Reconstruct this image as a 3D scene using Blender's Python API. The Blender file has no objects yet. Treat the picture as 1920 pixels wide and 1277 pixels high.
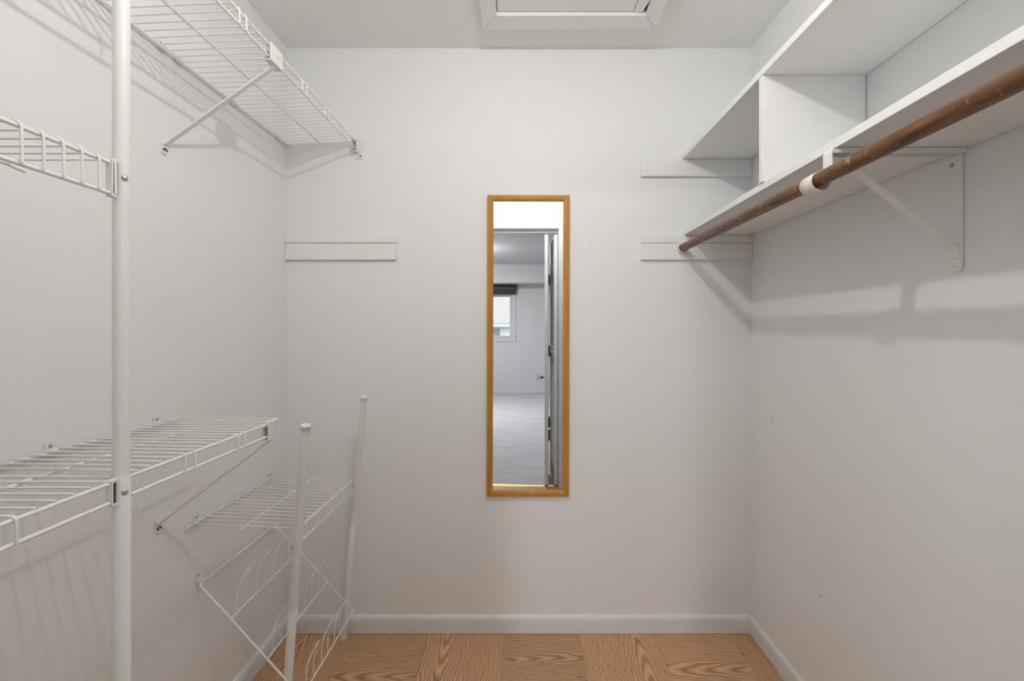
import bpy, bmesh, math, random
from mathutils import Vector, Matrix

random.seed(7)
scene = bpy.context.scene
COL = scene.collection

# ------------------------------------------------------------------ camera
CAM_Y = -1.745          # back wall of the closet is y = 0, floor is z = 0, x = 0 is the lens axis
CAM_Z = 1.234
cam_data = bpy.data.cameras.new('camera')
cam_data.sensor_width = 36.0
cam_data.lens = 806.0 / 1920.0 * 36.0
cam_data.shift_x = -20.0 / 1920.0
cam_data.shift_y = -23.5 / 1920.0
cam_data.clip_start = 0.02
cam_data.clip_end = 200
cam = bpy.data.objects.new('camera', cam_data)
COL.objects.link(cam)
cam.location = (0, CAM_Y, CAM_Z)
cam.rotation_euler = (math.pi / 2, 0, 0)
scene.camera = cam

# ------------------------------------------------------------------ world: even overcast sky
world = bpy.data.worlds.new('overcast_sky')
scene.world = world
world.use_nodes = True
bg = world.node_tree.nodes['Background']
bg.inputs['Color'].default_value = (0.93, 0.97, 1.0, 1)
bg.inputs['Strength'].default_value = 1.6

# ------------------------------------------------------------------ exposure
BULB_WATTS = 6.15
FILL_LAMP = 100.0  # glow of the fill lamp added in the bedroom
vs = scene.view_settings
vs.view_transform = 'Standard'
vs.look = 'None'
vs.gamma = 1.0
vs.use_curve_mapping = False
vs.exposure = 1.18
scene.cycles.caustics_reflective = False
scene.cycles.caustics_refractive = False
scene.cycles.max_bounces = 6
scene.cycles.diffuse_bounces = 5
scene.cycles.transparent_max_bounces = 8
scene.cycles.adaptive_threshold = 0.1

# ------------------------------------------------------------------ materials
def new_mat(name):
    m = bpy.data.materials.new(name)
    m.use_nodes = True
    nt = m.node_tree
    return m, nt, nt.nodes['Principled BSDF']

def paint(name, col, rough=0.5, vary=0.03, vscale=3.0, bump=0.0, bscale=120.0, spec=0.5, specks=0.0, sscale=16.0, slim=0.765):
    m, nt, b = new_mat(name)
    N, L = nt.nodes, nt.links
    b.inputs['Roughness'].default_value = rough
    b.inputs['Specular IOR Level'].default_value = spec
    tc = N.new('ShaderNodeNewGeometry')
    n = N.new('ShaderNodeTexNoise'); n.inputs['Scale'].default_value = vscale; n.inputs['Detail'].default_value = 1
    L.new(tc.outputs['Position'], n.inputs['Vector'])
    mx = N.new('ShaderNodeMix'); mx.data_type = 'RGBA'
    mx.inputs['A'].default_value = (*[c * (1 - vary) for c in col], 1)
    mx.inputs['B'].default_value = (*[min(1, c * (1 + vary)) for c in col], 1)
    L.new(n.outputs['Fac'], mx.inputs['Factor'])
    out = mx.outputs['Result']
    if specks > 0:      # sparse scuffs and chips
        n3 = N.new('ShaderNodeTexNoise'); n3.inputs['Scale'].default_value = sscale; n3.inputs['Detail'].default_value = 2; n3.inputs['Roughness'].default_value = 0.6
        L.new(tc.outputs['Position'], n3.inputs['Vector'])
        mr = N.new('ShaderNodeMapRange'); mr.inputs['From Min'].default_value = slim; mr.inputs['From Max'].default_value = slim + 0.02; mr.inputs['To Max'].default_value = specks
        L.new(n3.outputs['Fac'], mr.inputs['Value'])
        m3 = N.new('ShaderNodeMix'); m3.data_type = 'RGBA'; m3.inputs['B'].default_value = (0.16, 0.15, 0.14, 1)
        L.new(mr.outputs[0], m3.inputs['Factor']); L.new(out, m3.inputs['A']); out = m3.outputs['Result']
    L.new(out, b.inputs['Base Color'])
    if bump > 0:
        n2 = N.new('ShaderNodeTexNoise'); n2.inputs['Scale'].default_value = bscale; n2.inputs['Detail'].default_value = 1
        L.new(tc.outputs['Position'], n2.inputs['Vector'])
        bp = N.new('ShaderNodeBump'); bp.inputs['Strength'].default_value = bump; bp.inputs['Distance'].default_value = 0.002
        L.new(n2.outputs['Fac'], bp.inputs['Height'])
        L.new(bp.outputs['Normal'], b.inputs['Normal'])
    return m

def mathn(nt, op, a, b=None, c=None):
    n = nt.nodes.new('ShaderNodeMath'); n.operation = op
    for i, v in enumerate((a, b, c)):
        if v is None: continue
        if isinstance(v, (int, float)): n.inputs[i].default_value = v
        else: nt.links.new(v, n.inputs[i])
    return n.outputs[0]

def oak_tile_mat():
    """plain-sawn oak print; grain runs along the tile's own X, every tile gets its own cut"""
    m, nt, b = new_mat('oak_print_vinyl')
    N, L = nt.nodes, nt.links
    tc = N.new('ShaderNodeTexCoord')
    oi = N.new('ShaderNodeObjectInfo')
    sep = N.new('ShaderNodeSeparateXYZ'); L.new(tc.outputs['Object'], sep.inputs[0])
    r = oi.outputs['Random']
    r2 = mathn(nt, 'FRACT', mathn(nt, 'MULTIPLY', r, 17.31))
    # noise warp, drawn out along the grain
    comb = N.new('ShaderNodeCombineXYZ')
    L.new(mathn(nt, 'MULTIPLY', sep.outputs['X'], 6.0), comb.inputs['X'])
    L.new(mathn(nt, 'MULTIPLY', sep.outputs['Y'], 22.0), comb.inputs['Y'])
    L.new(mathn(nt, 'MULTIPLY', r, 50.0), comb.inputs['Z'])
    nz = N.new('ShaderNodeTexNoise'); nz.inputs['Scale'].default_value = 1.0; nz.inputs['Detail'].default_value = 3
    L.new(comb.outputs[0], nz.inputs['Vector'])
    warp = mathn(nt, 'MULTIPLY', mathn(nt, 'SUBTRACT', nz.outputs['Fac'], 0.5), 0.040)
    v = mathn(nt, 'ADD', sep.outputs['Y'], mathn(nt, 'MULTIPLY', mathn(nt, 'SUBTRACT', r, 0.5), 0.16))
    v = mathn(nt, 'ADD', v, warp)
    u = mathn(nt, 'ADD', mathn(nt, 'MULTIPLY', sep.outputs['X'], 0.085), mathn(nt, 'ADD', mathn(nt, 'MULTIPLY', r2, 0.02), 0.022))
    f = mathn(nt, 'SQRT', mathn(nt, 'ADD', mathn(nt, 'MULTIPLY', v, v), mathn(nt, 'MULTIPLY', u, u)))
    s = mathn(nt, 'SINE', mathn(nt, 'MULTIPLY', f, 820.0))
    ring = mathn(nt, 'MULTIPLY_ADD', s, 0.5, 0.5)
    # fine pores along the grain
    comb2 = N.new('ShaderNodeCombineXYZ')
    L.new(mathn(nt, 'MULTIPLY', sep.outputs['X'], 14.0), comb2.inputs['X'])
    L.new(mathn(nt, 'MULTIPLY', sep.outputs['Y'], 420.0), comb2.inputs['Y'])
    L.new(mathn(nt, 'MULTIPLY', r, 31.0), comb2.inputs['Z'])
    nf = N.new('ShaderNodeTexNoise'); nf.inputs['Scale'].default_value = 1.0; nf.inputs['Detail'].default_value = 2
    L.new(comb2.outputs[0], nf.inputs['Vector'])
    fac = mathn(nt, 'ADD', mathn(nt, 'MULTIPLY', ring, 0.60), mathn(nt, 'MULTIPLY', nf.outputs['Fac'], 0.50))
    cr = N.new('ShaderNodeValToRGB')
    e = cr.color_ramp.elements
    e[0].position = 0.10; e[0].color = (0.22, 0.105, 0.046, 1)
    e[1].position = 0.95; e[1].color = (0.77, 0.49, 0.285, 1)
    k = e.new(0.36); k.color = (0.52, 0.285, 0.143, 1)
    k = e.new(0.62); k.color = (0.64, 0.37, 0.195, 1)
    L.new(fac, cr.inputs['Fac'])
    hs = N.new('ShaderNodeHueSaturation')
    L.new(cr.outputs['Color'], hs.inputs['Color'])
    L.new(mathn(nt, 'MULTIPLY_ADD', r2, 0.22, 0.90), hs.inputs['Value'])
    L.new(hs.outputs['Color'], b.inputs['Base Color'])
    b.inputs['Roughness'].default_value = 0.42
    bp = N.new('ShaderNodeBump'); bp.inputs['Strength'].default_value = 0.15; bp.inputs['Distance'].default_value = 0.0006
    L.new(fac, bp.inputs['Height']); L.new(bp.outputs['Normal'], b.inputs['Normal'])
    return m

def rod_wood_mat():
    m, nt, b = new_mat('dark_stained_dowel_wood')
    N, L = nt.nodes, nt.links
    tc = N.new('ShaderNodeTexCoord')
    mp = N.new('ShaderNodeMapping'); mp.inputs['Scale'].default_value = (60, 7, 60)
    L.new(tc.outputs['Object'], mp.inputs['Vector'])
    n = N.new('ShaderNodeTexNoise'); n.inputs['Scale'].default_value = 1.6; n.inputs['Detail'].default_value = 5
    L.new(mp.outputs[0], n.inputs['Vector'])
    cr = N.new('ShaderNodeValToRGB'); e = cr.color_ramp.elements
    e[0].position = 0.30; e[0].color = (0.070, 0.028, 0.009, 1)
    e[1].position = 0.72; e[1].color = (0.235, 0.105, 0.034, 1)
    L.new(n.outputs['Fac'], cr.inputs['Fac'])
    # worn-through nicks around the rod from hangers
    mp2 = N.new('ShaderNodeMapping'); mp2.inputs['Scale'].default_value = (38, 130, 38)
    mp2.inputs['Rotation'].default_value = (0.15, 0.1, 0.25)
    L.new(tc.outputs['Object'], mp2.inputs['Vector'])
    n2 = N.new('ShaderNodeTexNoise'); n2.inputs['Scale'].default_value = 1.0; n2.inputs['Detail'].default_value = 2; n2.inputs['Distortion'].default_value = 0.6
    L.new(mp2.outputs[0], n2.inputs['Vector'])
    nick = N.new('ShaderNodeMapRange'); nick.inputs['From Min'].default_value = 0.665; nick.inputs['From Max'].default_value = 0.71
    L.new(n2.outputs['Fac'], nick.inputs['Value'])
    mx = N.new('ShaderNodeMix'); mx.data_type = 'RGBA'
    mx.inputs['B'].default_value = (0.50, 0.27, 0.11, 1)
    L.new(nick.outputs[0], mx.inputs['Factor']); L.new(cr.outputs['Color'], mx.inputs['A'])
    L.new(mx.outputs['Result'], b.inputs['Base Color'])
    b.inputs['Roughness'].default_value = 0.38
    return m

def frame_wood_mat():
    m, nt, b = new_mat('honey_gold_frame_wood')
    N, L = nt.nodes, nt.links
    tc = N.new('ShaderNodeTexCoord')
    mp = N.new('ShaderNodeMapping'); mp.inputs['Scale'].default_value = (90, 90, 6)
    L.new(tc.outputs['Object'], mp.inputs['Vector'])
    n = N.new('ShaderNodeTexNoise'); n.inputs['Scale'].default_value = 1.5; n.inputs['Detail'].default_value = 3
    L.new(mp.outputs[0], n.inputs['Vector'])
    cr = N.new('ShaderNodeValToRGB'); e = cr.color_ramp.elements
    e[0].position = 0.25; e[0].color = (0.50, 0.225, 0.030, 1)
    e[1].position = 0.8; e[1].color = (0.65, 0.325, 0.060, 1)
    L.new(n.outputs['Fac'], cr.inputs['Fac']); L.new(cr.outputs['Color'], b.inputs['Base Color'])
    b.inputs['Roughness'].default_value = 0.4
    return m

def carpet_mat():
    m, nt, b = new_mat('pale_grey_carpet_pile')
    N, L = nt.nodes, nt.links
    g = N.new('ShaderNodeNewGeometry')
    mp = N.new('ShaderNodeMapping'); mp.inputs['Scale'].default_value = (1.2, 4.5, 1)
    L.new(g.outputs['Position'], mp.inputs['Vector'])
    n = N.new('ShaderNodeTexNoise'); n.inputs['Scale'].default_value = 2.2; n.inputs['Detail'].default_value = 8; n.inputs['Roughness'].default_value = 0.7
    L.new(mp.outputs[0], n.inputs['Vector'])
    cr = N.new('ShaderNodeValToRGB'); e = cr.color_ramp.elements
    e[0].position = 0.3; e[0].color = (0.47, 0.46, 0.47, 1)
    e[1].position = 0.7; e[1].color = (0.64, 0.635, 0.65, 1)
    L.new(n.outputs['Fac'], cr.inputs['Fac']); L.new(cr.outputs['Color'], b.inputs['Base Color'])
    b.inputs['Roughness'].default_value = 0.95
    n2 = N.new('ShaderNodeTexNoise'); n2.inputs['Scale'].default_value = 260
    L.new(g.outputs['Position'], n2.inputs['Vector'])
    bp = N.new('ShaderNodeBump'); bp.inputs['Strength'].default_value = 0.6; bp.inputs['Distance'].default_value = 0.004
    L.new(n2.outputs['Fac'], bp.inputs['Height']); L.new(bp.outputs['Normal'], b.inputs['Normal'])
    return m

def metal(name, col, rough):
    m, nt, b = new_mat(name)
    b.inputs['Base Color'].default_value = (*col, 1); b.inputs['Metallic'].default_value = 1.0
    b.inputs['Roughness'].default_value = rough
    return m

def emit(name, col, strength):
    m, nt, b = new_mat(name)
    b.inputs['Base Color'].default_value = (*col, 1)
    b.inputs['Emission Color'].default_value = (*col, 1)
    b.inputs['Emission Strength'].default_value = strength
    return m

def glass_mat():
    m = bpy.data.materials.new('window_pane_glass'); m.use_nodes = True
    nt = m.node_tree; nt.nodes.clear()
    o = nt.nodes.new('ShaderNodeOutputMaterial')
    t = nt.nodes.new('ShaderNodeBsdfTransparent'); t.inputs[0].default_value = (0.95, 0.97, 0.96, 1)
    g = nt.nodes.new('ShaderNodeBsdfGlossy'); g.inputs['Roughness'].default_value = 0.0
    f = nt.nodes.new('ShaderNodeFresnel'); f.inputs[0].default_value = 1.35
    mx = nt.nodes.new('ShaderNodeMixShader')
    nt.links.new(f.outputs[0], mx.inputs[0]); nt.links.new(t.outputs[0], mx.inputs[1]); nt.links.new(g.outputs[0], mx.inputs[2])
    nt.links.new(mx.outputs[0], o.inputs['Surface'])
    return m

def shingle_mat():
    m, nt, b = new_mat('pale_shingles')
    N, L = nt.nodes, nt.links
    g = N.new('ShaderNodeNewGeometry')
    br = N.new('ShaderNodeTexBrick'); br.inputs['Scale'].default_value = 2.2
    br.inputs['Color1'].default_value = (0.37, 0.335, 0.33, 1); br.inputs['Color2'].default_value = (0.33, 0.30, 0.295, 1)
    br.inputs['Mortar'].default_value = (0.27, 0.25, 0.25, 1); br.inputs['Mortar Size'].default_value = 0.02
    L.new(g.outputs['Position'], br.inputs['Vector']); L.new(br.outputs['Color'], b.inputs['Base Color'])
    b.inputs['Roughness'].default_value = 0.9
    return m

M = dict(
    wall=paint('white_wall_paint', (0.870, 0.877, 0.885), 0.6, 0.012, 2.5, 0.10, 160, specks=0.35),
    ceil=paint('white_ceiling_paint', (0.90, 0.898, 0.89), 0.85, 0.02, 4, 0.7, 130),
    trim=paint('white_trim_gloss', (0.80, 0.825, 0.845), 0.35, 0.05, 9, 0.06, 40),
    board=paint('white_shelf_paint', (0.875, 0.875, 0.873), 0.4, 0.015, 3, 0.05, 50),
    bracket=paint('white_painted_steel', (0.86, 0.86, 0.85), 0.35, 0.02, 20),
    post=paint('chipped_white_post_paint', (0.85, 0.85, 0.84), 0.35, 0.02, 20, specks=0.9, sscale=70.0, slim=0.73),
    vinyl=paint('white_vinyl_coated_wire', (0.90, 0.90, 0.89), 0.32, 0.01, 10),
    plastic=paint('white_plastic', (0.82, 0.815, 0.80), 0.38, 0.01, 10),
    dark=paint('shade_black', (0.02, 0.018, 0.017), 0.5, 0.1, 20),  # black standing in for shade in hatch gap and clip slots
    cup=paint('cream_plastic_cup', (0.84, 0.78, 0.70), 0.4, 0.01, 10),
    steel=metal('screw_steel', (0.62, 0.60, 0.57), 0.3),
    dull=metal('dull_screw', (0.45, 0.44, 0.42), 0.5),
    brass=metal('brass_strip', (0.80, 0.56, 0.25), 0.3),
    mirror=metal('silvered_glass', (0.86, 0.865, 0.865), 0.0),
    frame=frame_wood_mat(),
    floor=oak_tile_mat(),
    rod=rod_wood_mat(),
    sub=paint('dark_subfloor', (0.06, 0.03, 0.015), 0.9),
    carpet=carpet_mat(),
    bedwall=paint('grey_white_bedroom_paint', (0.62, 0.615, 0.615), 0.7, 0.02, 1.5),
    blind=paint('charcoal_blind', (0.045, 0.045, 0.048), 0.6, 0.3, 30),
    hinge=metal('dark_hinge', (0.12, 0.11, 0.10), 0.4),
    glass=glass_mat(),
    shingle=shingle_mat(),
    siding=paint('white_siding', (0.72, 0.72, 0.72), 0.7),
    fascia=paint('grey_fascia', (0.45, 0.50, 0.50), 0.6),
    hpane=paint('blue_grey_house_pane', (0.22, 0.28, 0.31), 0.15),
    ground=paint('pale_concrete', (0.32, 0.31, 0.30), 0.9, 0.3, 2),
    filament=emit('glowing_filament', (1.0, 0.93, 0.82), 60.0),
    dome=emit('fill_lamp_glow', (0.955, 0.975, 1.0), FILL_LAMP),
    porcelain=paint('white_porcelain', (0.85, 0.85, 0.83), 0.2),
)

M['filament'].cycles.emission_sampling = 'NONE'

# ------------------------------------------------------------------ mesh helpers
def box(bm, x0, x1, y0, y1, z0, z1, bev=0.0):
    t = bmesh.new()
    bmesh.ops.create_cube(t, size=1.0)
    for v in t.verts:
        v.co = Vector(((x0 + x1) / 2 + v.co.x * (x1 - x0), (y0 + y1) / 2 + v.co.y * (y1 - y0), (z0 + z1) / 2 + v.co.z * (z1 - z0)))
    if bev > 0:
        bmesh.ops.bevel(t, geom=list(t.edges), offset=bev, segments=2, profile=0.5, affect='EDGES', clamp_overlap=True)
    merge(bm, t)

def merge(bm, t):
    me = bpy.data.meshes.new('tmp'); t.to_mesh(me); t.free(); bm.from_mesh(me); bpy.data.meshes.remove(me)

def fillet(pts, rad, seg=4):
    pts = [Vector(p) for p in pts]
    out = [pts[0]]
    for i in range(1, len(pts) - 1):
        a, b, c = pts[i - 1], pts[i], pts[i + 1]
        d1, d2 = (a - b), (c - b)
        r = min(rad, d1.length * 0.49, d2.length * 0.49)
        p, q = b + d1.normalized() * r, b + d2.normalized() * r
        for k in range(seg + 1):
            t = k / seg
            out.append(p * (1 - t) ** 2 + b * 2 * t * (1 - t) + q * t * t)
    out.append(pts[-1])
    return out

def tube(bm, pts, r, n=8, radii=None):
    pts = [Vector(p) for p in pts]
    prev = None; rings = []
    for i, p in enumerate(pts):
        if i == 0: t = pts[1] - p
        elif i == len(pts) - 1: t = p - pts[i - 1]
        else: t = (pts[i + 1] - p).normalized() + (p - pts[i - 1]).normalized()
        t.normalize()
        if prev is None:
            u = t.orthogonal().normalized()
        else:
            u = (prev - t * prev.dot(t)).normalized()
        prev = u
        w = t.cross(u)
        rr = radii[i] if radii else r
        rings.append([bm.verts.new(p + (u * math.cos(2 * math.pi * k / n) + w * math.sin(2 * math.pi * k / n)) * rr) for k in range(n)])
    for a, b in zip(rings, rings[1:]):
        for k in range(n):
            f = bm.faces.new((a[k], a[(k + 1) % n], b[(k + 1) % n], b[k])); f.smooth = True
    bm.faces.new(list(reversed(rings[0]))); bm.faces.new(rings[-1])
    for ring in (rings[0], rings[-1]):
        for k in range(n):
            e = bm.edges.get((ring[k], ring[(k + 1) % n]))
            if e: e.smooth = False

def disc_stud(bm, c, d, r, h, n=12):
    """domed screw head, axis d"""
    c, d = Vector(c), Vector(d).normalized()
    tube(bm, [c, c + d * h * 0.5, c + d * h * 0.85, c + d * h], r, n, [r, r, r * 0.72, r * 0.3])

def extrude_profile(bm, prof, origin, au, av, along):
    """closed 2-D profile (u,v) swept along a vector"""
    o, au, av, al = Vector(origin), Vector(au), Vector(av), Vector(along)
    A = [bm.verts.new(o + au * u + av * v) for u, v in prof]
    B = [bm.verts.new(o + au * u + av * v + al) for u, v in prof]
    n = len(prof)
    for i in range(n):
        bm.faces.new((A[i], A[(i + 1) % n], B[(i + 1) % n], B[i]))
    bm.faces.new(list(reversed(A))); bm.faces.new(B)

def finish(name, bm, offset=None):
    if offset is not None:
        for v in bm.verts: v.co -= offset
    bmesh.ops.recalc_face_normals(bm, faces=list(bm.faces))
    me = bpy.data.meshes.new(name); bm.to_mesh(me); bm.free()
    return me

def wloc(o):
    v = Vector((0, 0, 0))
    while o is not None:
        v += o.location; o = o.parent
    return v

def obj(name, bm, mat, parent=None, loc=None, smooth=False):
    """bm in world coordinates -> one mesh object; origin at its parent's (or at loc)"""
    base = wloc(parent) if parent else (Vector(loc) if loc is not None else Vector((0, 0, 0)))
    me = finish(name, bm, base)
    if smooth:
        for p in me.polygons: p.use_smooth = True
    me.materials.append(M[mat])
    o = bpy.data.objects.new(name, me)
    COL.objects.link(o)
    if parent: o.parent = parent
    else: o.location = base
    return o

def inst(name, me, parent, wpos, rot=None):
    o = bpy.data.objects.new(name, me)
    COL.objects.link(o)
    o.parent = parent
    o.location = Vector(wpos) - wloc(parent)
    if rot: o.rotation_euler = rot
    return o

def tag(o, label, cat, group=None, kind=None):
    o['label'] = label; o['category'] = cat
    if group: o['group'] = group
    if kind: o['kind'] = kind
    return o

def thing(name, loc, label, cat, group=None, kind=None):
    o = bpy.data.objects.new(name, None)
    o.empty_display_size = 0.05
    COL.objects.link(o); o.location = loc
    return tag(o, label, cat, group, kind)

def D(d):               # distance from the camera plane -> world y
    return d + CAM_Y

# ------------------------------------------------------------------ room constants
XL, XR, ZC = -0.957, 0.926, 2.370
YF, YFO = -1.570, -1.690            # closet front wall, inner and bedroom faces
OX0, OX1, OZ = -0.335, 0.277, 1.995 # door opening
BYF = -6.34                          # bedroom far wall
BX0, BX1 = -2.3, 1.7

def struct(name, bm, mat, label, cat, parent=None):
    o = obj(name, bm, mat, parent)
    if parent is None: tag(o, label, cat, None, 'structure')
    return o

# ---- closet shell
b = bmesh.new(); box(b, XL - 0.1, XR + 0.1, 0.0, 0.1, -0.05, ZC + 0.1)
struct('wall_back', b, 'wall', 'white painted closet back wall behind the narrow mirror', 'wall')
b = bmesh.new(); box(b, XL - 0.1, XL, YFO, 0.0, -0.05, ZC + 0.1)
struct('wall_left', b, 'wall', 'white closet side wall carrying the wire shelves', 'wall')
b = bmesh.new(); box(b, XR, XR + 0.1, YFO, 0.0, -0.05, ZC + 0.1)
struct('wall_right', b, 'wall', 'white closet side wall carrying the wooden shelves and rod', 'wall')
b = bmesh.new(); box(b, XL, XR, YF, 0.0, ZC, ZC + 0.1)
struct('ceiling', b, 'ceil', 'white stippled closet ceiling around the attic hatch', 'ceiling')
b = bmesh.new()
box(b, XL, OX0, YFO, YF, -0.05, ZC + 0.1); box(b, OX1, XR, YFO, YF, -0.05, ZC + 0.1); box(b, OX0, OX1, YFO, YF, OZ, ZC + 0.1)
struct('wall_front', b, 'wall', 'white closet front wall with the doorway, seen in the mirror', 'wall')

# ---- floor with oak-print tiles
b = bmesh.new(); box(b, XL, XR, YF - 0.055, 0.0, -0.05, -0.003)
floor = struct('floor', b, 'sub', 'brown oak-print tile floor of the closet', 'floor')
TS, X0T = 0.302, -0.0755
tile_cache = {}
for ix in range(-3, 4):
    for iy in range(0, 6):
        xa, xb = X0T + (ix) * TS, X0T + (ix + 1) * TS
        yb, ya = 0.012 - iy * TS, 0.012 - (iy + 1) * TS
        xa, xb = max(xa, XL + 0.001), min(xb, XR - 0.001); ya, yb = max(ya, YF - 0.055), min(yb, -0.001)
        if xb - xa < 0.02 or yb - ya < 0.02: continue
        along_x = (ix + iy) % 2 == 0
        w, h = (xb - xa, yb - ya) if along_x else (yb - ya, xb - xa)
        key = (round(w, 4), round(h, 4))
        if key not in tile_cache:
            t = bmesh.new(); box(t, -w / 2 + 0.0004, w / 2 - 0.0004, -h / 2 + 0.0004, h / 2 - 0.0004, -0.003, 0.0, 0.0004)
            tile_cache[key] = finish('floor_tile', t); tile_cache[key].materials.append(M['floor'])
        inst('floor_tile', tile_cache[key], floor, ((xa + xb) / 2, (ya + yb) / 2, 0.0), (0, 0, (0 if along_x else math.pi / 2) + (math.pi if (ix * 7 + iy * 3) % 4 in (1, 2) else 0)))

# ---- baseboards
BBP = [(0, 0), (0.012, 0), (0.012, 0.046), (0.0112, 0.056), (0.0085, 0.064), (0.005, 0.068), (0, 0.069)]
b = bmesh.new(); extrude_profile(b, BBP, (XL + 0.012, 0, 0.0015), (0, -1, 0), (0, 0, 1), (XR - XL - 0.024, 0, 0))
struct('baseboard_back', b, 'trim', 'white scuffed baseboard along the mirror wall', 'baseboard')
b = bmesh.new(); extrude_profile(b, BBP, (XL, 0, 0.0015), (1, 0, 0), (0, 0, 1), (0, YF, 0))
struct('baseboard_left', b, 'trim', 'white baseboard behind the wire shoe rack', 'baseboard')
b = bmesh.new(); extrude_profile(b, BBP, (XR, 0, 0.0015), (-1, 0, 0), (0, 0, 1), (0, YF, 0))
struct('baseboard_right', b, 'trim', 'white baseboard under the wooden shelf side', 'baseboard')
nails = [b for b in ()]
bb = bpy.data.objects['baseboard_back']
for i, px in enumerate((808, 859, 946, 1115, 1127, 1299, 1345, 611)):
    b = bmesh.new(); disc_stud(b, ((px - 980) / 465.0, -0.0118, 0.030 + 0.004 * math.sin(i * 2.1)), (0, -1, 0), 0.0016, 0.0006, 8)
    obj('nail_head', b, 'dull', bb)

# ---- door casing, jambs, track, threshold (all seen in the mirror)
cas = thing('trim_1', (0, YF, 0), 'white casing around the closet doorway, seen in the mirror', 'door casing', None, 'structure')
CW, CT = 0.054, 0.014
b = bmesh.new(); box(b, OX0 - CW, OX0, YF, YF + CT, 0, OZ, 0.003); obj('casing_leg', b, 'trim', cas)
b = bmesh.new(); box(b, OX1, OX1 + CW, YF, YF + CT, 0, OZ, 0.003); obj('casing_leg', b, 'trim', cas)
b = bmesh.new(); box(b, OX0 - CW, OX1 + CW, YF, YF + CT, OZ, OZ + CW, 0.003); obj('casing_head', b, 'trim', cas)
b = bmesh.new(); box(b, OX0, OX1, YF - 0.058, YF - 0.025, OZ - 0.024, OZ - 0.0005, 0.002); obj('door_track', b, 'trim', cas)
b = bmesh.new(); extrude_profile(b, [(-0.022, 0), (0.022, 0), (0.014, 0.006), (-0.014, 0.006)], (OX0 + 0.002, -1.640, 0.0005), (0, 1, 0), (0, 0, 1), (OX1 - OX0 - 0.004, 0, 0))
tag(obj('trim_2', b, 'brass'), 'brass threshold strip between oak floor and carpet, seen in the mirror', 'threshold', None, 'structure')

# ---- bifold louvred door
door = thing('door_1', (0.24, -1.75, 0.015), 'white louvred bifold door folded open, seen at right in the mirror', 'door', None, 'structure')
LW, LH, LT = 0.30, 1.945, 0.028
def leaf(near, far, side):
    """near, far: (x, y) of the leaf's centre line at the track end and the hinge end"""
    n, f = Vector((near[0], near[1], 0)), Vector((far[0], far[1], 0))
    ang = math.atan2(f.y - n.y, f.x - n.x)
    t = bmesh.new(); box(t, 0, 0.04, -LT / 2, LT / 2, 0, LH, 0.002); box(t, LW - 0.04, LW, -LT / 2, LT / 2, 0, LH, 0.002)
    me = finish('door_leaf', t); me.materials.append(M['trim'])
    lf = inst('door_leaf', me, door, (n.x, n.y, 0.016), (0, 0, ang))
    for z0, z1 in ((0.0, 0.13), (0.93, 1.02), (LH - 0.09, LH)):
        t = bmesh.new(); box(t, 0.04, LW - 0.04, -LT / 2 + 0.003, LT / 2 - 0.003, z0, z1, 0.002)
        r = finish('door_rail', t); r.materials.append(M['trim'])
        o = bpy.data.objects.new('door_rail', r); COL.objects.link(o); o.parent = lf
    t = bmesh.new(); box(t, 0.04, LW - 0.04, -0.019, 0.019, -0.003, 0.003)
    s = finish('louvre_slat', t); s.materials.append(M['trim'])
    z = 0.155
    while z < LH - 0.10:
        if not (0.92 < z < 1.03):
            o = bpy.data.objects.new('louvre_slat', s); COL.objects.link(o); o.parent = lf
            o.location = (0, 0, z); o.rotation_euler = (math.radians(-50 * side), 0, 0)
        z += 0.03
    return lf
leafA = leaf((0.1845, -1.612), (0.205, -1.912), 1)
leafB = leaf((0.2585, -1.612), (0.2435, -1.912), 1)
for z in (0.33, 0.44, 1.04, 1.64):
    b = bmesh.new(); box(b, 0.2165, 0.2285, -1.908, -1.893, z - 0.045, z + 0.045, 0.001); obj('hinge', b, 'hinge', door)
b = bmesh.new(); tube(b, [(0.1725, -1.70, 0.84), (0.160, -1.70, 0.84), (0.150, -1.70, 0.84), (0.142, -1.70, 0.84)], 0.01, 12, [0.006, 0.006, 0.015, 0.009]); obj('door_knob', b, 'hinge', door)

# ---- bedroom beyond the doorway (seen in the mirror)
b = bmesh.new(); box(b, BX0, BX1, BYF, YF - 0.056, -0.05, -0.002)
struct('floor_bedroom', b, 'carpet', 'pale grey carpet of the bedroom, seen in the mirror', 'carpet')
b = bmesh.new(); box(b, BX0, BX1, BYF, YFO, ZC, ZC + 0.1)
struct('ceiling_bedroom', b, 'bedwall', 'white bedroom ceiling, seen in the mirror', 'ceiling')
b = bmesh.new(); box(b, BX0, BX1, BYF, BYF + 0.40, 2.042, ZC)
struct('ceiling_soffit', b, 'bedwall', 'dropped soffit above the bedroom window, seen in the mirror', 'soffit')
W1 = (-1.75, -0.20, 1.045, 1.865)
b = bmesh.new()
box(b, BX0 - 0.1, W1[0], BYF - 0.12, BYF, -0.05, ZC + 0.1); box(b, W1[1], BX1 + 0.1, BYF - 0.12, BYF, -0.05, ZC + 0.1)
box(b, W1[0], W1[1], BYF - 0.12, BYF, -0.05, W1[2]); box(b, W1[0], W1[1], BYF - 0.12, BYF, W1[3], ZC + 0.1)
struct('wall_bedroom_far', b, 'bedwall', 'light grey bedroom wall with the window, seen in the mirror', 'wall')
W2 = (-5.3, -3.0, 0.55, 2.05)     # y0,y1,z0,z1 in the bedroom's side wall
b = bmesh.new()
box(b, BX0 - 0.12, BX0, BYF, W2[0], -0.05, ZC + 0.1); box(b, BX0 - 0.12, BX0, W2[1], YFO, -0.05, ZC + 0.1)
box(b, BX0 - 0.12, BX0, W2[0], W2[1], -0.05, W2[2]); box(b, BX0 - 0.12, BX0, W2[0], W2[1], W2[3], ZC + 0.1)
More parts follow.
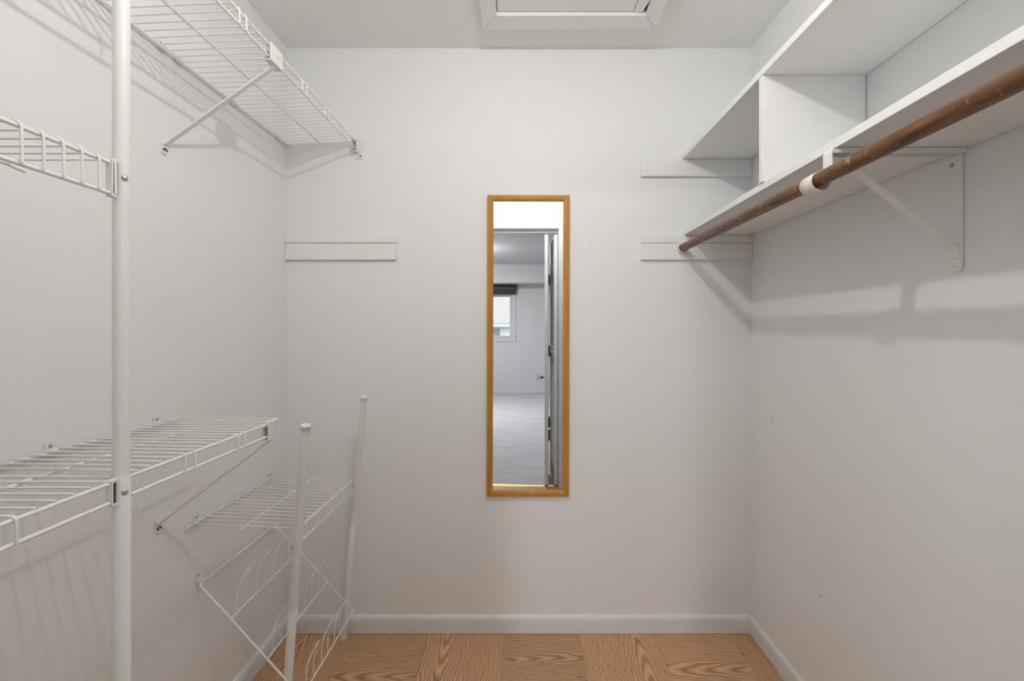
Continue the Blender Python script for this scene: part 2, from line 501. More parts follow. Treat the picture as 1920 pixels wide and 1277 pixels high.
struct('wall_bedroom_left', b, 'bedwall', 'bedroom side wall with the wide window', 'wall')
b = bmesh.new(); box(b, BX1, BX1 + 0.1, BYF, YFO, -0.05, ZC + 0.1)
struct('wall_bedroom_right', b, 'bedwall', 'bedroom side wall without a window', 'wall')
b = bmesh.new(); box(b, BX0, XL - 0.1, YFO, YFO + 0.1, -0.05, ZC + 0.1); box(b, XR + 0.1, BX1, YFO, YFO + 0.1, -0.05, ZC + 0.1)
struct('wall_bedroom_near', b, 'bedwall', 'bedroom wall on either side of the closet', 'wall')
b = bmesh.new(); extrude_profile(b, BBP, (BX0, BYF, 0.0), (0, 1, 0), (0, 0, 1), (BX1 - BX0, 0, 0))
struct('baseboard_bedroom', b, 'bedwall', 'painted baseboard under the bedroom window wall, seen in the mirror', 'baseboard')

def window(name, label, axis, fixed, a0, a1, z0, z1, sgn):
    """axis 'y' : window lies in a plane y = fixed, spans x = a0..a1 ; axis 'x' the other way; sgn points into the room"""
    def bx(bm, u0, u1, w0, w1, zz0, zz1, bev=0.003):
        if axis == 'y': box(bm, u0, u1, min(w0, w1), max(w0, w1), zz0, zz1, bev)
        else: box(bm, min(w0, w1), max(w0, w1), u0, u1, zz0, zz1, bev)
    t = thing(name, ((a0 + a1) / 2, fixed, z0) if axis == 'y' else (fixed, (a0 + a1) / 2, z0), label, 'window', None, 'structure')
    cw, ct = 0.065, 0.016 * sgn
    for u0, u1, q0, q1 in ((a0 - cw, a0, z0 - cw, z1 + cw), (a1, a1 + cw, z0 - cw, z1 + cw), (a0, a1, z1, z1 + cw), (a0, a1, z0 - cw, z0)):
        m_ = bmesh.new(); bx(m_, u0, u1, fixed, fixed + ct, q0, q1); obj('window_casing', m_, 'bedwall', t)
    s = 0.042
    y0, y1 = fixed - 0.09 * sgn, fixed - 0.045 * sgn
    mid = (a0 + a1) / 2
    for p0, p1 in ((a0, mid), (mid, a1)):
        m_ = bmesh.new()
        bx(m_, p0, p0 + s, y0, y1, z0, z1); bx(m_, p1 - s, p1, y0, y1, z0, z1)
        bx(m_, p0 + s, p1 - s, y0, y1, z0, z0 + s); bx(m_, p0 + s, p1 - s, y0, y1, z1 - s, z1)
        sash = obj('window_sash', m_, 'bedwall', t)
        m_ = bmesh.new(); ym = (y0 + y1) / 2; bx(m_, p0 + s, p1 - s, ym - 0.002, ym + 0.002, z0 + s, z1 - s, 0); obj('window_pane', m_, 'glass', sash)
    return t
window('window_1', 'bedroom window under the dark blind, seen in the mirror', 'y', BYF, W1[0], W1[1], W1[2], W1[3], 1)
window('window_2', 'wide window in the bedroom side wall', 'x', BX0, W2[0], W2[1], W2[2], W2[3], 1)

bl = thing('window_blind', (-0.97, BYF + 0.02, 1.86), 'charcoal blind gathered up above the bedroom window, seen in the mirror', 'blind')
b = bmesh.new(); box(b, -1.83, -0.105, BYF + 0.02, BYF + 0.095, 1.945, 2.038, 0.006); obj('valance', b, 'blind', bl)
for i in range(7):
    b = bmesh.new(); box(b, -1.815, -0.125, BYF + 0.028, BYF + 0.080, 1.862 + i * 0.0118, 1.8715 + i * 0.0118, 0.002); obj('blind_slat', b, 'blind', bl)

ot = thing('wall_outlet', (0.295, BYF, 0.318), 'small wall outlet low on the bedroom wall, seen in the mirror', 'outlet')
b = bmesh.new(); box(b, 0.260, 0.330, BYF, BYF + 0.006, 0.262, 0.374, 0.003); obj('cover_plate', b, 'fascia', ot)
for z in (0.295, 0.341):
    b = bmesh.new(); tube(b, [(0.295, BYF + 0.005, z), (0.295, BYF + 0.008, z)], 0.016, 14); obj('socket', b, 'fascia', ot)

# ---- outside: the house next door
hs = thing('neighbouring_house', (-2, -16.5, -2.4), 'pale house with low shingled roof outside the window, seen in the mirror', 'house')
b = bmesh.new(); box(b, -8, 5, -24, -16.5, -2.4, 1.30); obj('house_wall', b, 'siding', hs)
for i in range(20):
    z = 1.25 - i * 0.115
    b = bmesh.new(); extrude_profile(b, [(0, 0), (0.022, 0), (0.006, 0.112), (0, 0.112)], (-8, -16.5, z - 0.115), (0, 1, 0), (0, 0, 1), (13, 0, 0)); obj('siding_board', b, 'siding', hs)
b = bmesh.new(); extrude_profile(b, [(0.4, 0), (0.4, 0.06), (-4.0, 2.55), (-8.3, 0.06), (-8.3, 0)], (-8.5, -16.5, 1.38), (0, 1, 0), (0, 0, 1), (14, 0, 0)); obj('roof', b, 'shingle', hs)
b = bmesh.new(); box(b, -8.5, 5.5, -16.10, -16.03, 1.27, 1.40, 0.01); obj('gutter', b, 'fascia', hs)
hw = None
b = bmesh.new(); box(b, -1.32, -0.90, -16.48, -16.45, 0.30, 1.24, 0.005); hw = obj('house_window', b, 'siding', hs)
b = bmesh.new(); box(b, -1.26, -0.96, -16.451, -16.44, 0.36, 1.20); obj('window_pane', b, 'hpane', hw)
b = bmesh.new(); box(b, -60, 60, -90, 30, -2.5, -2.4)
struct('ground_outside', b, 'ground', 'pale concrete yard outside below the bedroom window', 'yard')

# ------------------------------------------------------------------ ceiling lamp (lights the closet)
LX, LY, LZ = 0.015, -1.13, 2.232
lamp = thing('ceiling_lamp', (LX, LY, ZC), 'bare bulb in white porcelain holder on the closet ceiling', 'lamp')
b = bmesh.new()
tube(b, [(LX, LY, ZC), (LX, LY, ZC - 0.012), (LX, LY, ZC - 0.03), (LX, LY, ZC - 0.062)], 0.05, 24, [0.055, 0.055, 0.032, 0.021]); obj('lamp_holder', b, 'porcelain', lamp)
b = bmesh.new(); tube(b, [(LX, LY, ZC - 0.060), (LX, LY, ZC - 0.085)], 0.0125, 16); obj('bulb_base', b, 'steel', lamp)
b = bmesh.new()
prof = [(0.085, 0.0125), (0.098, 0.0150), (0.112, 0.021), (0.124, 0.0255), (0.138, 0.0275), (0.150, 0.0255), (0.159, 0.0195), (0.1645, 0.011), (0.166, 0.003)]
tube(b, [(LX, LY, ZC - p) for p, _ in prof], 0.02, 20, [r for _, r in prof]); obj('bulb_glass', b, 'glass', lamp)
b = bmesh.new(); tube(b, [(LX - 0.006, LY, LZ), (LX + 0.006, LY, LZ)], 0.0012, 8); obj('filament', b, 'filament', lamp)
pl = bpy.data.lights.new('bulb_light', 'POINT'); pl.energy = BULB_WATTS; pl.color = (1.0, 0.958, 0.915); pl.shadow_soft_size = 0.0135
plo = bpy.data.objects.new('bulb_light', pl); COL.objects.link(plo); plo.parent = lamp; plo.location = (0, 0, LZ - ZC)

# fill lamp added out of view to brighten bedroom and lower closet
KX, KY = -0.78, -4.40
fill_lamp = thing('added_bedroom_lamp', (KX, KY, ZC), 'added unseen fill lamp with round opal dome on the bedroom ceiling', 'lamp')
b = bmesh.new(); tube(b, [(KX, KY, ZC), (KX, KY, ZC - 0.06), (KX, KY, ZC - 0.064)], 0.15, 32, [0.168, 0.172, 0.152]); obj('fill_lamp_base', b, 'porcelain', fill_lamp)  # rim made deep to cut the added lamp's glow on the ceiling
prof = [(0.064, 0.150), (0.080, 0.146), (0.096, 0.130), (0.110, 0.100), (0.119, 0.060), (0.122, 0.015)]
b = bmesh.new(); tube(b, [(KX, KY, ZC - p) for p, _ in prof], 0.1, 32, [r for _, r in prof]); obj('fill_lamp_dome', b, 'dome', fill_lamp)

# ------------------------------------------------------------------ attic hatch
HX0, HX1, HY1, HY0 = -0.149, 0.496, -0.139, -0.82
ht = thing('attic_hatch', (0.17, -0.48, ZC), 'white attic hatch panel in mitred trim on the closet ceiling', 'hatch')
TW, TT = 0.064, 0.021
HXI0, HXI1, HYI1, HYI0 = HX0 + 0.056, HX1 - 0.056, HY1 - 0.072, HY0 + 0.072
def prism4(bm, q, z0, z1, bev=0.0):
    t = bmesh.new()
    lo = [t.verts.new((x, y, z0)) for x, y in q]; hi = [t.verts.new((x, y, z1)) for x, y in q]
    t.faces.new(list(reversed(lo))); t.faces.new(hi)
    for i in range(4): t.faces.new((lo[i], lo[(i + 1) % 4], hi[(i + 1) % 4], hi[i]))
    bmesh.ops.recalc_face_normals(t, faces=list(t.faces))
    if bev: bmesh.ops.bevel(t, geom=list(t.edges), offset=bev, segments=2, profile=0.5, affect='EDGES')
    merge(bm, t)
g = 0.0006
for q in (((HX0 + g, HY1), (HX1 - g, HY1), (HXI1 - g, HYI1), (HXI0 + g, HYI1)),
          ((HX0 + g, HY0), (HX1 - g, HY0), (HXI1 - g, HYI0), (HXI0 + g, HYI0)),
          ((HX0, HY0 + g), (HX0, HY1 - g), (HXI0, HYI1 - g), (HXI0, HYI0 + g)),
          ((HX1, HY0 + g), (HX1, HY1 - g), (HXI1, HYI1 - g), (HXI1, HYI0 + g))):
    b = bmesh.new(); prism4(b, q, ZC - TT, ZC - 0.0003, 0.0022); obj('hatch_trim', b, 'board', ht)
b = bmesh.new(); box(b, HXI0 + 0.004, HXI1 - 0.045, HYI0 + 0.004, HYI1 - 0.004, ZC - 0.009, ZC - 0.001, 0.001); obj('hatch_panel', b, 'board', ht)
b = bmesh.new(); prism4(b, ((HXI1 - 0.043, HYI1 - 0.003), (HXI1 - 0.014, HYI1 - 0.003), (HXI1 - 0.003, HYI1 - 0.06), (HXI1 - 0.043, HYI0 + 0.004)), ZC - 0.012, ZC - 0.001, 0.001); obj('filler_strip', b, 'board', ht)
b = bmesh.new(); box(b, HXI1 - 0.0435, HXI1, HYI0, HYI1, ZC - 0.0010, ZC - 0.0004); obj('hatch_gap_shade', b, 'dark', ht)  # black sheet painting the shadow in the gap around the filler strip

# ------------------------------------------------------------------ wooden shelves on the right
SXF = 0.648
b = bmesh.new(); box(b, SXF - 0.003, XR - 0.0015, YF + 0.002, -0.0015, 1.9150, 1.9340, 0.0012)
tag(obj('shelf_board', b, 'board', None, (SXF, -0.02, 1.915)), 'upper white wooden shelf board along the right wall', 'shelf', 'wooden shelf boards')
b = bmesh.new(); box(b, SXF + 0.002, XR - 0.0015, YF + 0.002, -0.0015, 1.6085, 1.6275, 0.0012)
tag(obj('shelf_board', b, 'board', None, (SXF, -0.02, 1.6085)), 'lower white wooden shelf board just above the brown rod', 'shelf', 'wooden shelf boards')
b = bmesh.new(); box(b, SXF - 0.002, XR - 0.002, D(1.157), D(1.176), 1.6278, 1.9147, 0.0012)
tag(obj('shelf_divider', b, 'board', None, (0.78, D(1.166), 1.628)), 'white upright divider board between the two wooden shelves', 'divider')

def cleat(x0, x1, z0, z1, label, group):
    b = bmesh.new(); box(b, x0, x1, -0.0145, -0.0005, z0, z1, 0.0018)
    tag(obj('wall_cleat', b, 'board', None, ((x0 + x1) / 2, 0, z0)), label, 'cleat', group)
cg = 'white wooden cleats on the back wall'
cleat(0.478, XR - 0.001, 1.846, 1.9143, 'white cleat carrying the upper wooden shelf on the back wall', cg)
cleat(0.478, XR - 0.001, 1.5775, 1.6078, 'narrow white cleat strip directly under the lower wooden shelf', cg)
cleat(0.478, XR - 0.001, 1.509, 1.5762, 'wide white cleat holding the socket of the brown rod', cg)
cleat(XL + 0.001, -0.511, 1.5775, 1.603, 'narrow top cleat strip at the left corner of the back wall', cg)
cleat(XL + 0.001, -0.511, 1.509, 1.5755, 'wide bottom cleat at the left corner of the back wall', cg)

# ---- rod, socket, bracket
RX, RZ, RR = 0.639, 1.5540, 0.0155
b = bmesh.new(); tube(b, [(RX, YF + 0.004, RZ), (RX, -0.6, RZ), (RX, -0.0185, RZ)], RR, 32)
rod = tag(obj('closet_rod', b, 'rod', None, (RX, -0.0185, RZ)), 'long dark brown wooden hanging rod with hanger scratches', 'rod')
sk = thing('rod_socket', (RX, -0.0148, RZ), 'white round socket holding the far end of the brown rod', 'rod socket')
b = bmesh.new(); tube(b, [(RX, -0.0148, RZ), (RX, -0.0165, RZ), (RX, -0.0182, RZ)], 0.024, 24, [0.0255, 0.0255, 0.024]); obj('socket_plate', b, 'plastic', sk)
def arc_strap(bm, cx, cz, r0, r1, a0, a1, y0, y1, n=24):
    prev = None
    vs_ = []
    for i in range(n + 1):
        a = math.radians(a0 + (a1 - a0) * i / n); c, s = math.cos(a), math.sin(a)
        vs_.append([bm.verts.new((cx + c * r, y, cz + s * r)) for r, y in ((r0, y0), (r1, y0), (r1, y1), (r0, y1))])
    for p, q in zip(vs_, vs_[1:]):
        for k in range(4):
            f = bm.faces.new((p[k], p[(k + 1) % 4], q[(k + 1) % 4], q[k])); f.smooth = k in (1, 3)
    bm.faces.new(vs_[0]); bm.faces.new(list(reversed(vs_[-1])))
b = bmesh.new(); arc_strap(b, RX, RZ, 0.0168, 0.0190, 140, 400, -0.034, -0.0175); obj('socket_rim', b, 'plastic', sk)

BD = 0.903                                     # bracket's distance from the camera plane
by0, by1 = D(BD - 0.013), D(BD + 0.013)
br = thing('rod_bracket', (XR, D(BD), 1.36), 'white steel shelf and rod bracket screwed to the right wall', 'bracket')
b = bmesh.new()
box(b, XR - 0.0065, XR - 0.0004, D(0.901), D(0.935), 1.362, 1.6075, 0.002)
arc = [(XR - 0.003, 0)]
t = bmesh.new()
nn = 10
ring0 = [t.verts.new((XR - 0.0004, D(0.918) + 0.017 * math.cos(math.pi + math.pi * k / nn), 1.362 + 0.010 * math.sin(math.pi + math.pi * k / nn))) for k in range(nn + 1)]
ring1 = [t.verts.new((XR - 0.0065, v.co.y, v.co.z)) for v in ring0]
t.faces.new(ring0); t.faces.new(list(reversed(ring1)))
for k in range(nn): t.faces.new((ring0[k], ring1[k], ring1[k + 1], ring0[k + 1]))
merge(b, t)
wp = obj('wall_plate', b, 'bracket', br)
# side flanges give the plate its channel shape
for yy in (D(0.901), D(0.9335)):
    pass
b = bmesh.new(); disc_stud(b, (XR - 0.0065, D(0.921), 1.582), (-1, 0, 0), 0.0048, 0.0022); obj('screw', b, 'dull', wp)
b = bmesh.new(); disc_stud(b, (XR - 0.0065, D(0.916), 1.370), (-1, 0, 0), 0.0048, 0.0022); obj('screw', b, 'bracket', wp)
b = bmesh.new()
box(b, 0.644, XR - 0.0065, by0, by1, 1.6050, 1.6078, 0.0008)
box(b, 0.644, XR - 0.0065, by0, by0 + 0.0022, 1.597, 1.6060, 0.0006); box(b, 0.644, XR - 0.0065, by1 - 0.0022, by1, 1.597, 1.6060, 0.0006)
obj('shelf_arm', b, 'bracket', br)
b = bmesh.new()
extrude_profile(b, [(0.0, 0.0), (0.0022, 0.0), (0.0022, 0.034), (0.0065, 0.0405), (0.016, 0.0405), (0.016, 0.0428), (0.005, 0.0428), (0.0, 0.0355)], (0.640, by0, 1.565), (1, 0, 0), (0, 0, 1), (0, by1 - by0, 0))
obj('front_tab', b, 'bracket', br)
b = bmesh.new()
arc_strap(b, RX + 0.0015, RZ - 0.0045, 0.0198, 0.0216, 112, 385, D(0.922), D(0.962), 30)
box(b, RX - 0.003, RX + 0.001, by1 - 0.004, D(0.938), RZ + 0.0135, RZ + 0.0168, 0.0006)
obj('rod_cup', b, 'cup', br)
def flatbar(bm, p, q, w, th, axis_y=True):
    """flat tube from p to q, width w along y, thickness th"""
    p, q = Vector(p), Vector(q); d = (q - p).normalized(); wv = Vector((0, 1, 0)); n = d.cross(wv).normalized()
    prof = [(-w / 2, -th * 0.28), (-w / 2 + th * 0.3, -th / 2), (w / 2 - th * 0.3, -th / 2), (w / 2, -th * 0.28), (w / 2, th * 0.28), (w / 2 - th * 0.3, th / 2), (-w / 2 + th * 0.3, th / 2), (-w / 2, th * 0.28)]
    extrude_profile(bm, prof, p, wv, n, q - p)
b = bmesh.new(); flatbar(b, (0.668, D(BD), 1.588), (XR - 0.008, D(BD + 0.010), 1.402), 0.020, 0.006)
box(b, XR - 0.012, XR - 0.003, D(BD + 0.010) - 0.011, D(BD + 0.010) + 0.011, 1.382, 1.404, 0.002)
obj('brace_strut', b, 'bracket', br)

# ------------------------------------------------------------------ mirror
mx0, mx1, mz0, mz1 = -0.1440, 0.1875, 0.5545, 1.7700
mcx, mcz = (mx0 + mx1) / 2, (mz0 + mz1) / 2
mir = thing('wall_mirror', (mcx, -0.001, mcz), 'tall narrow mirror in honey-gold wooden frame on the back wall', 'mirror')
FW = 0.0245
mp = [(0, 0), (0.0, 0.013), (0.003, 0.0155), (0.0075, 0.0160), (0.0088, 0.0138), (0.0115, 0.0138), (0.0128, 0.0158), (0.0165, 0.0150), (0.0180, 0.0128), (0.0205, 0.0122), (0.0245, 0.0085), (0.0245, 0.0)]
def frame_member(p0, p1, inward):
    p0, p1, iw = Vector(p0), Vector(p1), Vector(inward)
    al = (p1 - p0).normalized(); L_ = (p1 - p0).length
    t = bmesh.new()
    A = [t.verts.new(p0 + iw * u + al * (u + 0.00015) + Vector((0, -v, 0))) for u, v in mp]
    B = [t.verts.new(p0 + iw * u + al * (L_ - u - 0.00015) + Vector((0, -v, 0))) for u, v in mp]
    for i in range(len(mp)): t.faces.new((A[i], A[(i + 1) % len(mp)], B[(i + 1) % len(mp)], B[i]))
    t.faces.new(list(reversed(A))); t.faces.new(B)
    return t
yb_ = -0.001
obj('frame_stile', frame_member((mx0, yb_, mz0), (mx0, yb_, mz1), (1, 0, 0)), 'frame', mir)
obj('frame_stile', frame_member((mx1, yb_, mz0), (mx1, yb_, mz1), (-1, 0, 0)), 'frame', mir)
obj('frame_rail', frame_member((mx0, yb_, mz0), (mx1, yb_, mz0), (0, 0, 1)), 'frame', mir)
obj('frame_rail', frame_member((mx0, yb_, mz1), (mx1, yb_, mz1), (0, 0, -1)), 'frame', mir)
b = bmesh.new(); box(b, mx0 + 0.020, mx1 - 0.020, -0.0068, -0.0020, mz0 + 0.020, mz1 - 0.020); obj('mirror_glass', b, 'mirror', mir)
mir.rotation_euler = (0, math.radians(0.16), 0)

# ------------------------------------------------------------------ wire shelves on the left
RW, RRL = 0.0019, 0.0032          # deck wire and rail radii
def wall_clip(parent, y, z):
    b = bmesh.new()
    tube(b, [(XL + 0.0085, y - 0.007, z), (XL + 0.0085, y + 0.007, z)], 0.0075, 12)
    box(b, XL + 0.0004, XL + 0.004, y - 0.009, y + 0.009, z - 0.004, z + 0.020, 0.0012)
    c = obj('wall_clip', b, 'plastic', parent)
    b = bmesh.new(); disc_stud(b, (XL + 0.004, y, z + 0.012), (1, 0, 0), 0.0035, 0.0018, 10); obj('screw', b, 'dull', c)

def wire_shelf(label, xb, xf, zb, zf, d0, d1, lip, pairs, mid, clips, wrap=False, pitch=0.0254, name='wire_shelf', mid_over=0.0, rr=RRL, rw=RW, back_over=0.0):
    """d0 near end, d1 far end (distance from the camera plane); deck from xb (wall) to xf (front)"""
    y0, y1 = D(d0), D(d1)
    t = thing(name, (xf, y1, zf), label, 'wire shelf', 'white wire shelves')
    sl = (zf - zb) / (xf - xb)
    def zz(x): return zb + (x - xb) * sl
    def rail(nm, x, z, a, b_, r=rr):
        bm = bmesh.new(); tube(bm, [(x, a, z), (x, b_, z)], r, 10); return obj(nm, bm, 'vinyl', t)
    under = rr + rw
    ztop = zf - under
    rail('front_rail', xf, ztop, y0, y1)
    rail('lip_rail', xf + 0.001, ztop - lip, y0, y1)
    rail('back_rail', xb, zb - under, y0 - back_over, y1)
    for xm in mid: rail('middle_rail', xm, zz(xm) - under, y0 - mid_over, y1)
    # deck wires, one shared mesh
    w = bmesh.new()
    pts = [(xb - 0.004 - xf, 0, zb - zf), (-0.003, 0, 0)]
    if wrap:
        e = rr + rw
        pts = [pts[0], (e * 0.2, 0, 0.0006), (e + 0.0006, 0, -under + 0.001), (e + 0.0016, 0, -under - lip)]
        tube(w, fillet(pts, 0.005, 3), rw, 6)
    else:
        tube(w, [pts[0], pts[1], (0.0015, 0, -0.0008)], rw, 6)
    me = finish('deck_wire', w); me.materials.append(M['vinyl'])
    n = int((d1 - d0 - 0.006) / pitch) + 1
    for i in range(n):
        inst('deck_wire', me, t, (xf, y1 - 0.003 - i * pitch, zf))
    if pairs:
        p = bmesh.new()
        e = rr + rw
        tube(p, fillet([(-0.004, 0, 0.0002), (e * 0.3, 0, 0.0003), (e, 0, -under + 0.0005), (e + 0.001, 0, -under - lip - 0.001)], 0.004, 3), rw, 6)
        pm = finish('lip_wire', p); pm.materials.append(M['vinyl'])
        for d in pairs: inst('lip_wire', pm, t, (xf, D(d), zf))
    for d in clips: wall_clip(t, D(d), zb - under)
    return t

XBK, XFR = XL + 0.009, -0.673
# top shelf, reaching the mirror wall
pr = []
for c in (0.433, 0.578, 0.723, 0.868, 1.0134, 1.158, 1.303, 1.454, 1.606): pr += [c, c + 0.0254]
top = wire_shelf('topmost white wire shelf, high along the left wall up to the corner', XBK, XFR, 1.977, 1.990, 0.25, 1.738, 0.031, pr, [-0.817], (0.55, 0.84, 1.132, 1.188, 1.417, 1.670))
# end bracket on the mirror wall
b = bmesh.new()
ex, ez = XFR, 1.990 - 0.005
box(b, ex - 0.009, ex - 0.0065, -0.030, -0.0006, ez - 0.040, ez + 0.006, 0.0008)
box(b, ex + 0.0075, ex + 0.010, -0.030, -0.0006, ez - 0.040, ez + 0.006, 0.0008)
box(b, ex - 0.009, ex + 0.010, -0.030, -0.0006, ez - 0.0425, ez - 0.0395, 0.0008)
box(b, ex - 0.009, ex + 0.024, -0.0035, -0.0006, ez - 0.066, ez + 0.006, 0.001)
eb = obj('end_bracket', b, 'plastic', top)
b = bmesh.new(); disc_stud(b, (ex + 0.016, -0.0035, ez - 0.054), (0, -1, 0), 0.0042, 0.0025); obj('screw', b, 'dull', eb)

# shelf at mid height, close to the camera
mid = wire_shelf('white wire shelf at mid height with bars on every wire, ending at the near pole', XBK, XFR, 1.509, 1.509, 0.20, 0.7065, 0.050, None, [-0.845], (0.32, 0.60), wrap=True, pitch=0.0263, rr=0.0034)
for o in [c for c in mid.children if c.name.startswith('middle_rail')]:
    pass
b = bmesh.new(); tube(b, [(-0.845, D(0.7065), 1.503), (-0.845, D(0.729), 1.500)], 0.0034, 10); obj('rail_end', b, 'vinyl', mid)

# two sections at hip height, either side of the near pole
lowA = wire_shelf('hip-height white wire shelf section between the near pole and the diagonal brace', XBK, XFR, 0.989, 0.985, 0.737, 1.186, 0.0315, [0.8516, 0.877, 1.0087, 1.033], [-0.818], (0.867, 1.12))
lowB = wire_shelf('nearest hip-height white wire shelf section, cut off by the left picture edge', XBK, XFR, 0.985, 0.985, 0.20, 0.6985, 0.0315, [0.42, 0.567], [-0.818], (0.36, 0.60))

# the deck closes up behind the pole
b = bmesh.new(); tube(b, [(XBK - 0.004, D(0.7175), 0.987), (XFR - 0.015, D(0.7175), 0.985)], RW, 6); obj('deck_wire', b, 'vinyl', lowA)
for nm, x in (('back_rail', XBK), ('middle_rail', -0.818)):
    b = bmesh.new(); tube(b, [(x, D(0.700), 0.9815), (x, D(0.737), 0.9822)], RRL, 10); obj(nm, b, 'vinyl', lowA)

# pole clips with the shade in their slots painted black at the ends of the two near sections
for sh, zt, lp in ((mid, 1.509, 0.050), (lowB, 0.985, 0.0315)):
    b = bmesh.new()
    ya, yb = D(0.6990), D(0.7080)
    box(b, XFR - 0.004, XFR - 0.001, ya, yb, zt - lp - 0.010, zt, 0.0006)
    box(b, XFR - 0.004, XFR + 0.007, ya, yb, zt - 0.004, zt + 0.001, 0.0006)
    box(b, XFR - 0.004, XFR + 0.007, ya, yb, zt - lp - 0.011, zt - lp - 0.007, 0.0006)
    box(b, XFR - 0.004, XFR + 0.007, ya - 0.0015, ya + 0.001, zt - lp - 0.010, zt, 0.0006)
    pc = obj('pole_clip', b, 'plastic', sh)
    b = bmesh.new(); box(b, XFR - 0.001, XFR + 0.003, ya + 0.0012, yb - 0.0004, zt - lp - 0.007, zt - 0.004); obj('slot_shade', b, 'dark', pc)

# ---- diagonal braces
def brace(label, d, zfoot, zclip, xf, tilt=0.0):
    y = D(d)
    t = thing('support_brace', (XL, y, zfoot), label, 'brace', 'diagonal shelf braces')
    b = bmesh.new(); flatbar(b, (XL + 0.004, y - tilt, zfoot), (xf + 0.003, y + 0.004, zclip - 0.002), 0.0145, 0.0050); obj('brace_bar', b, 'bracket', t)
    b = bmesh.new()
    box(b, XL + 0.0004, XL + 0.0032, y - tilt - 0.009, y - tilt + 0.009, zfoot - 0.018, zfoot + 0.006, 0.0012)
    tube(b, [(XL + 0.0004, y - tilt, zfoot - 0.018), (XL + 0.0032, y - tilt, zfoot - 0.018)], 0.009, 16)
    ft = obj('wall_foot', b, 'plastic', t)
    b = bmesh.new(); disc_stud(b, (XL + 0.0032, y - tilt, zfoot - 0.015), (1, 0, 0), 0.0035, 0.0018, 10); obj('screw', b, 'dull', ft)
    b = bmesh.new()
    y0, y1 = y - 0.026, y + 0.030
    box(b, xf + 0.0055, xf + 0.0095, y0, y1, zclip, zclip + 0.044, 0.0012)
    box(b, xf - 0.010, xf + 0.0095, y0, y1, zclip - 0.003, zclip + 0.0005, 0.001)
    box(b, xf - 0.010, xf + 0.0095, y0 + 0.004, y1 - 0.004, zclip + 0.0415, zclip + 0.0455, 0.001)
    box(b, xf - 0.010, xf - 0.0072, y0, y1, zclip, zclip + 0.030, 0.001)
    cl = obj('rail_clip', b, 'plastic', t)
    b = bmesh.new(); disc_stud(b, (xf + 0.0095, y + 0.006, zclip + 0.022), (1, 0, 0), 0.0024, 0.0012, 10); obj('screw', b, 'dull', cl)
brace('diagonal white brace under the topmost wire shelf', 1.160, 1.7235, 1.9455, XFR, 0.012)
brace('diagonal white brace under the hip-height wire shelf section', 1.150, 0.7220, 0.9415, XFR, 0.022)

# ---- near pole
PX, PY, PR = XFR, D(0.721), 0.0117
pole = thing('support_pole', (PX, PY, 0), 'thick white metal pole standing nearest the camera on the left', 'pole')
b = bmesh.new(); tube(b, [(PX, PY, 0.985), (PX, PY, 2.02)], PR, 28); obj('pole_tube', b, 'bracket', pole)
b = bmesh.new(); tube(b, [(PX, PY, 0.0), (PX, PY, 0.9868), (PX, PY, 0.9880)], PR, 28, [PR + 0.0006, PR + 0.0006, PR]); obj('pole_sleeve', b, 'bracket', pole)
for z in (1.4835, 0.9610):
    dv = Vector((0.90, -0.43, 0))
    b = bmesh.new(); disc_stud(b, Vector((PX, PY, z)) + dv * (PR - 0.0006), dv, 0.0046, 0.0030, 14); obj('rivet', b, 'steel', pole)

# ------------------------------------------------------------------ low corner shelf, its two leaning posts, the shoe rack
low = wire_shelf('small low wire shelf in the back left corner between the two leaning posts', XBK, -0.648, 0.673, 0.659, 1.222, 1.640, 0.043, None, [-0.800], (1.255, 1.622), wrap=True, pitch=0.0252, rr=0.0027, rw=0.0014, mid_over=0.006, back_over=0.012)
# bent wire ends reaching up along the mirror wall
hk = bmesh.new(); tube(hk, fillet([(0, -0.012, -0.004), (0, 0.018, 0.0), (0.001, 0.040, 0.010), (0.003, 0.046, 0.022)], 0.03, 5), 0.0015, 6)
hm = finish('bent_wire_end', hk); hm.materials.append(M['vinyl'])
for i in range(6):
    x = -0.925 + i * 0.0465
    inst('bent_wire_end', hm, low, (x, D(1.640), 0.6725 - (x + 0.95) * 0.045))

def leaning_post(label, base, top, joint):
    base, top = Vector(base), Vector(top)
    t = thing('support_post', base, label, 'post', 'leaning white posts')
    dv = (top - base).normalized(); L_ = (top - base).length
    R = 0.0112
    b = bmesh.new(); tube(b, [base + dv * joint, top], R, 24); obj('post_tube', b, 'post', t)
    b = bmesh.new(); tube(b, [base + dv * 0.012, base + dv * (joint - 0.001), base + dv * joint], R, 24, [R + 0.0007, R + 0.0007, R]); obj('post_sleeve', b, 'post', t)
    b = bmesh.new(); tube(b, [top - dv * 0.016, top - dv * 0.001, top, top + dv * 0.004, top + dv * 0.0055], R, 24, [R + 0.0010, R + 0.0010, R + 0.0020, R + 0.0020, R + 0.0008]); obj('post_cap', b, 'plastic', t)
    # foot cap cut level with the floor
    b = bmesh.new(); tube(b, [Vector((base.x, base.y, 0.0002)), Vector((base.x, base.y, 0.006)), base + dv * 0.028], R, 24, [R + 0.0018, R + 0.0018, R + 0.0012]); obj('foot_cap', b, 'plastic', t)
    return t, dv
p1, dv1 = leaning_post('leaning white post at the near corner of the low wire shelf', (-0.7195, D(1.296), 0), (-0.587, D(1.163), 0.967), 0.43)
p2, dv2 = leaning_post('leaning white post standing against the mirror wall baseboard', (-0.713, D(1.712), 0), (-0.588, D(1.592), 0.975), 0.485)
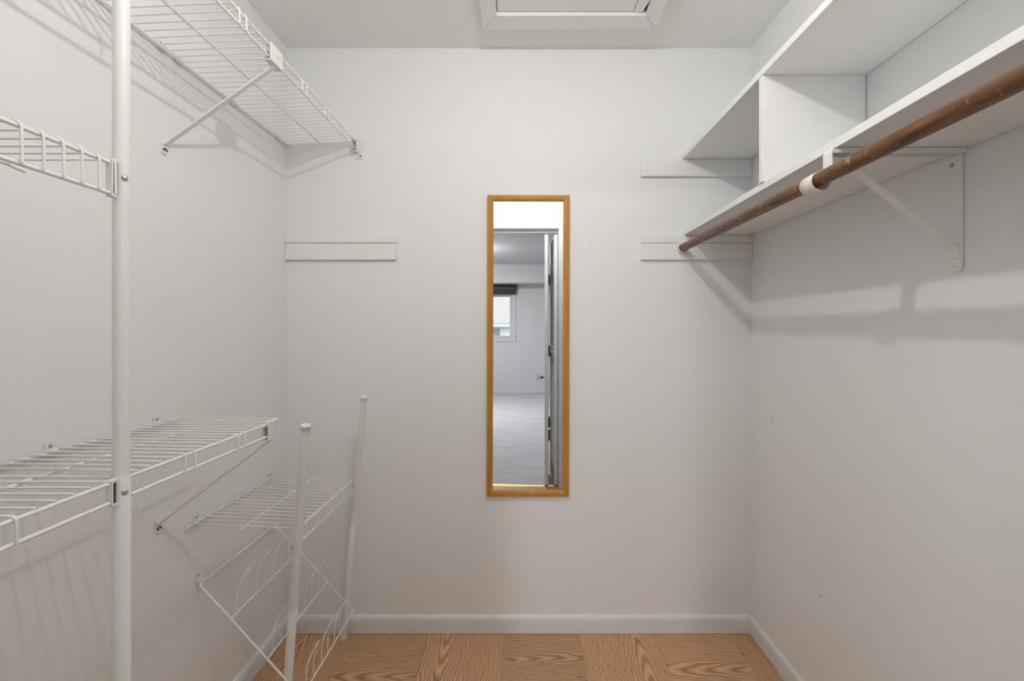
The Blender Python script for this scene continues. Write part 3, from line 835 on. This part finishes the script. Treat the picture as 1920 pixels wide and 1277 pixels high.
for p, dv, zs in ((p1, dv1, (0.62, 0.70)), (p2, dv2, (0.165, 0.635))):
    for z in zs:
        base = p.location
        c = base + dv * (z / dv.z)
        n = Vector((-0.9, -0.42, 0)) if z < 0.66 else Vector((0.55, 0.83, 0))
        n.normalize()
        b = bmesh.new(); disc_stud(b, c + n * 0.0104, n, 0.0040, 0.0040, 10); obj('bolt', b, 'dull', p)

rack = thing('shoe_rack', (-0.79, D(1.44), 0.15), 'slanted white wire shoe rack with loops under the low corner shelf', 'shoe rack')
dn, df = 1.250, 1.632
RL = [(-0.941, 0.487), (-0.848, 0.388), (-0.742, 0.270), (-0.642, 0.160)]
wr = 0.0024
b = bmesh.new()
tube(b, fillet([(RL[0][0], D(df), RL[0][1]), (RL[0][0], D(dn), RL[0][1]), (RL[1][0], D(dn), RL[1][1]), (RL[2][0], D(dn), RL[2][1]), (RL[3][0], D(dn), RL[3][1])], 0.010, 4), 0.0030, 8)
obj('side_rail', b, 'vinyl', rack)
b = bmesh.new(); tube(b, [(RL[0][0], D(df), RL[0][1]), (RL[1][0], D(df), RL[1][1]), (RL[2][0], D(df), RL[2][1]), (RL[3][0], D(df), RL[3][1])], 0.0024, 8)
obj('side_rail', b, 'vinyl', rack)
for i in (1, 2, 3):
    b = bmesh.new(); tube(b, [(RL[i][0], D(dn - 0.002), RL[i][1] + 0.001), (RL[i][0], D(df + 0.003), RL[i][1] + 0.001)], wr, 8); obj('cross_rail', b, 'vinyl', rack)
lp = bmesh.new()
tube(lp, fillet([(0, -0.024, 0), (0, -0.024, 0.072), (0.014, 0.002, 0.110), (0.020, 0.016, 0.119), (0.016, 0.020, 0.108), (0.0, 0.020, 0.066), (0, 0.020, 0)], 0.022, 4), 0.0016, 6)
lm = finish('shoe_loop', lp); lm.materials.append(M['vinyl'])
for i in (1, 2, 3):
    for d in (1.300, 1.396, 1.490, 1.584):
        inst('shoe_loop', lm, rack, (RL[i][0], D(d), RL[i][1]))
for d in (1.268, 1.605):
    b = bmesh.new()
    box(b, XL + 0.0004, XL + 0.020, D(d) - 0.009, D(d) + 0.009, 0.4815, 0.4925, 0.0015)
    box(b, XL + 0.0004, XL + 0.0035, D(d) - 0.008, D(d) + 0.008, 0.484, 0.512, 0.001)
    c = obj('wall_clip', b, 'plastic', rack)
    b = bmesh.new(); disc_stud(b, (XL + 0.0035, D(d), 0.505), (1, 0, 0), 0.003, 0.0015, 8); obj('screw', b, 'dull', c)
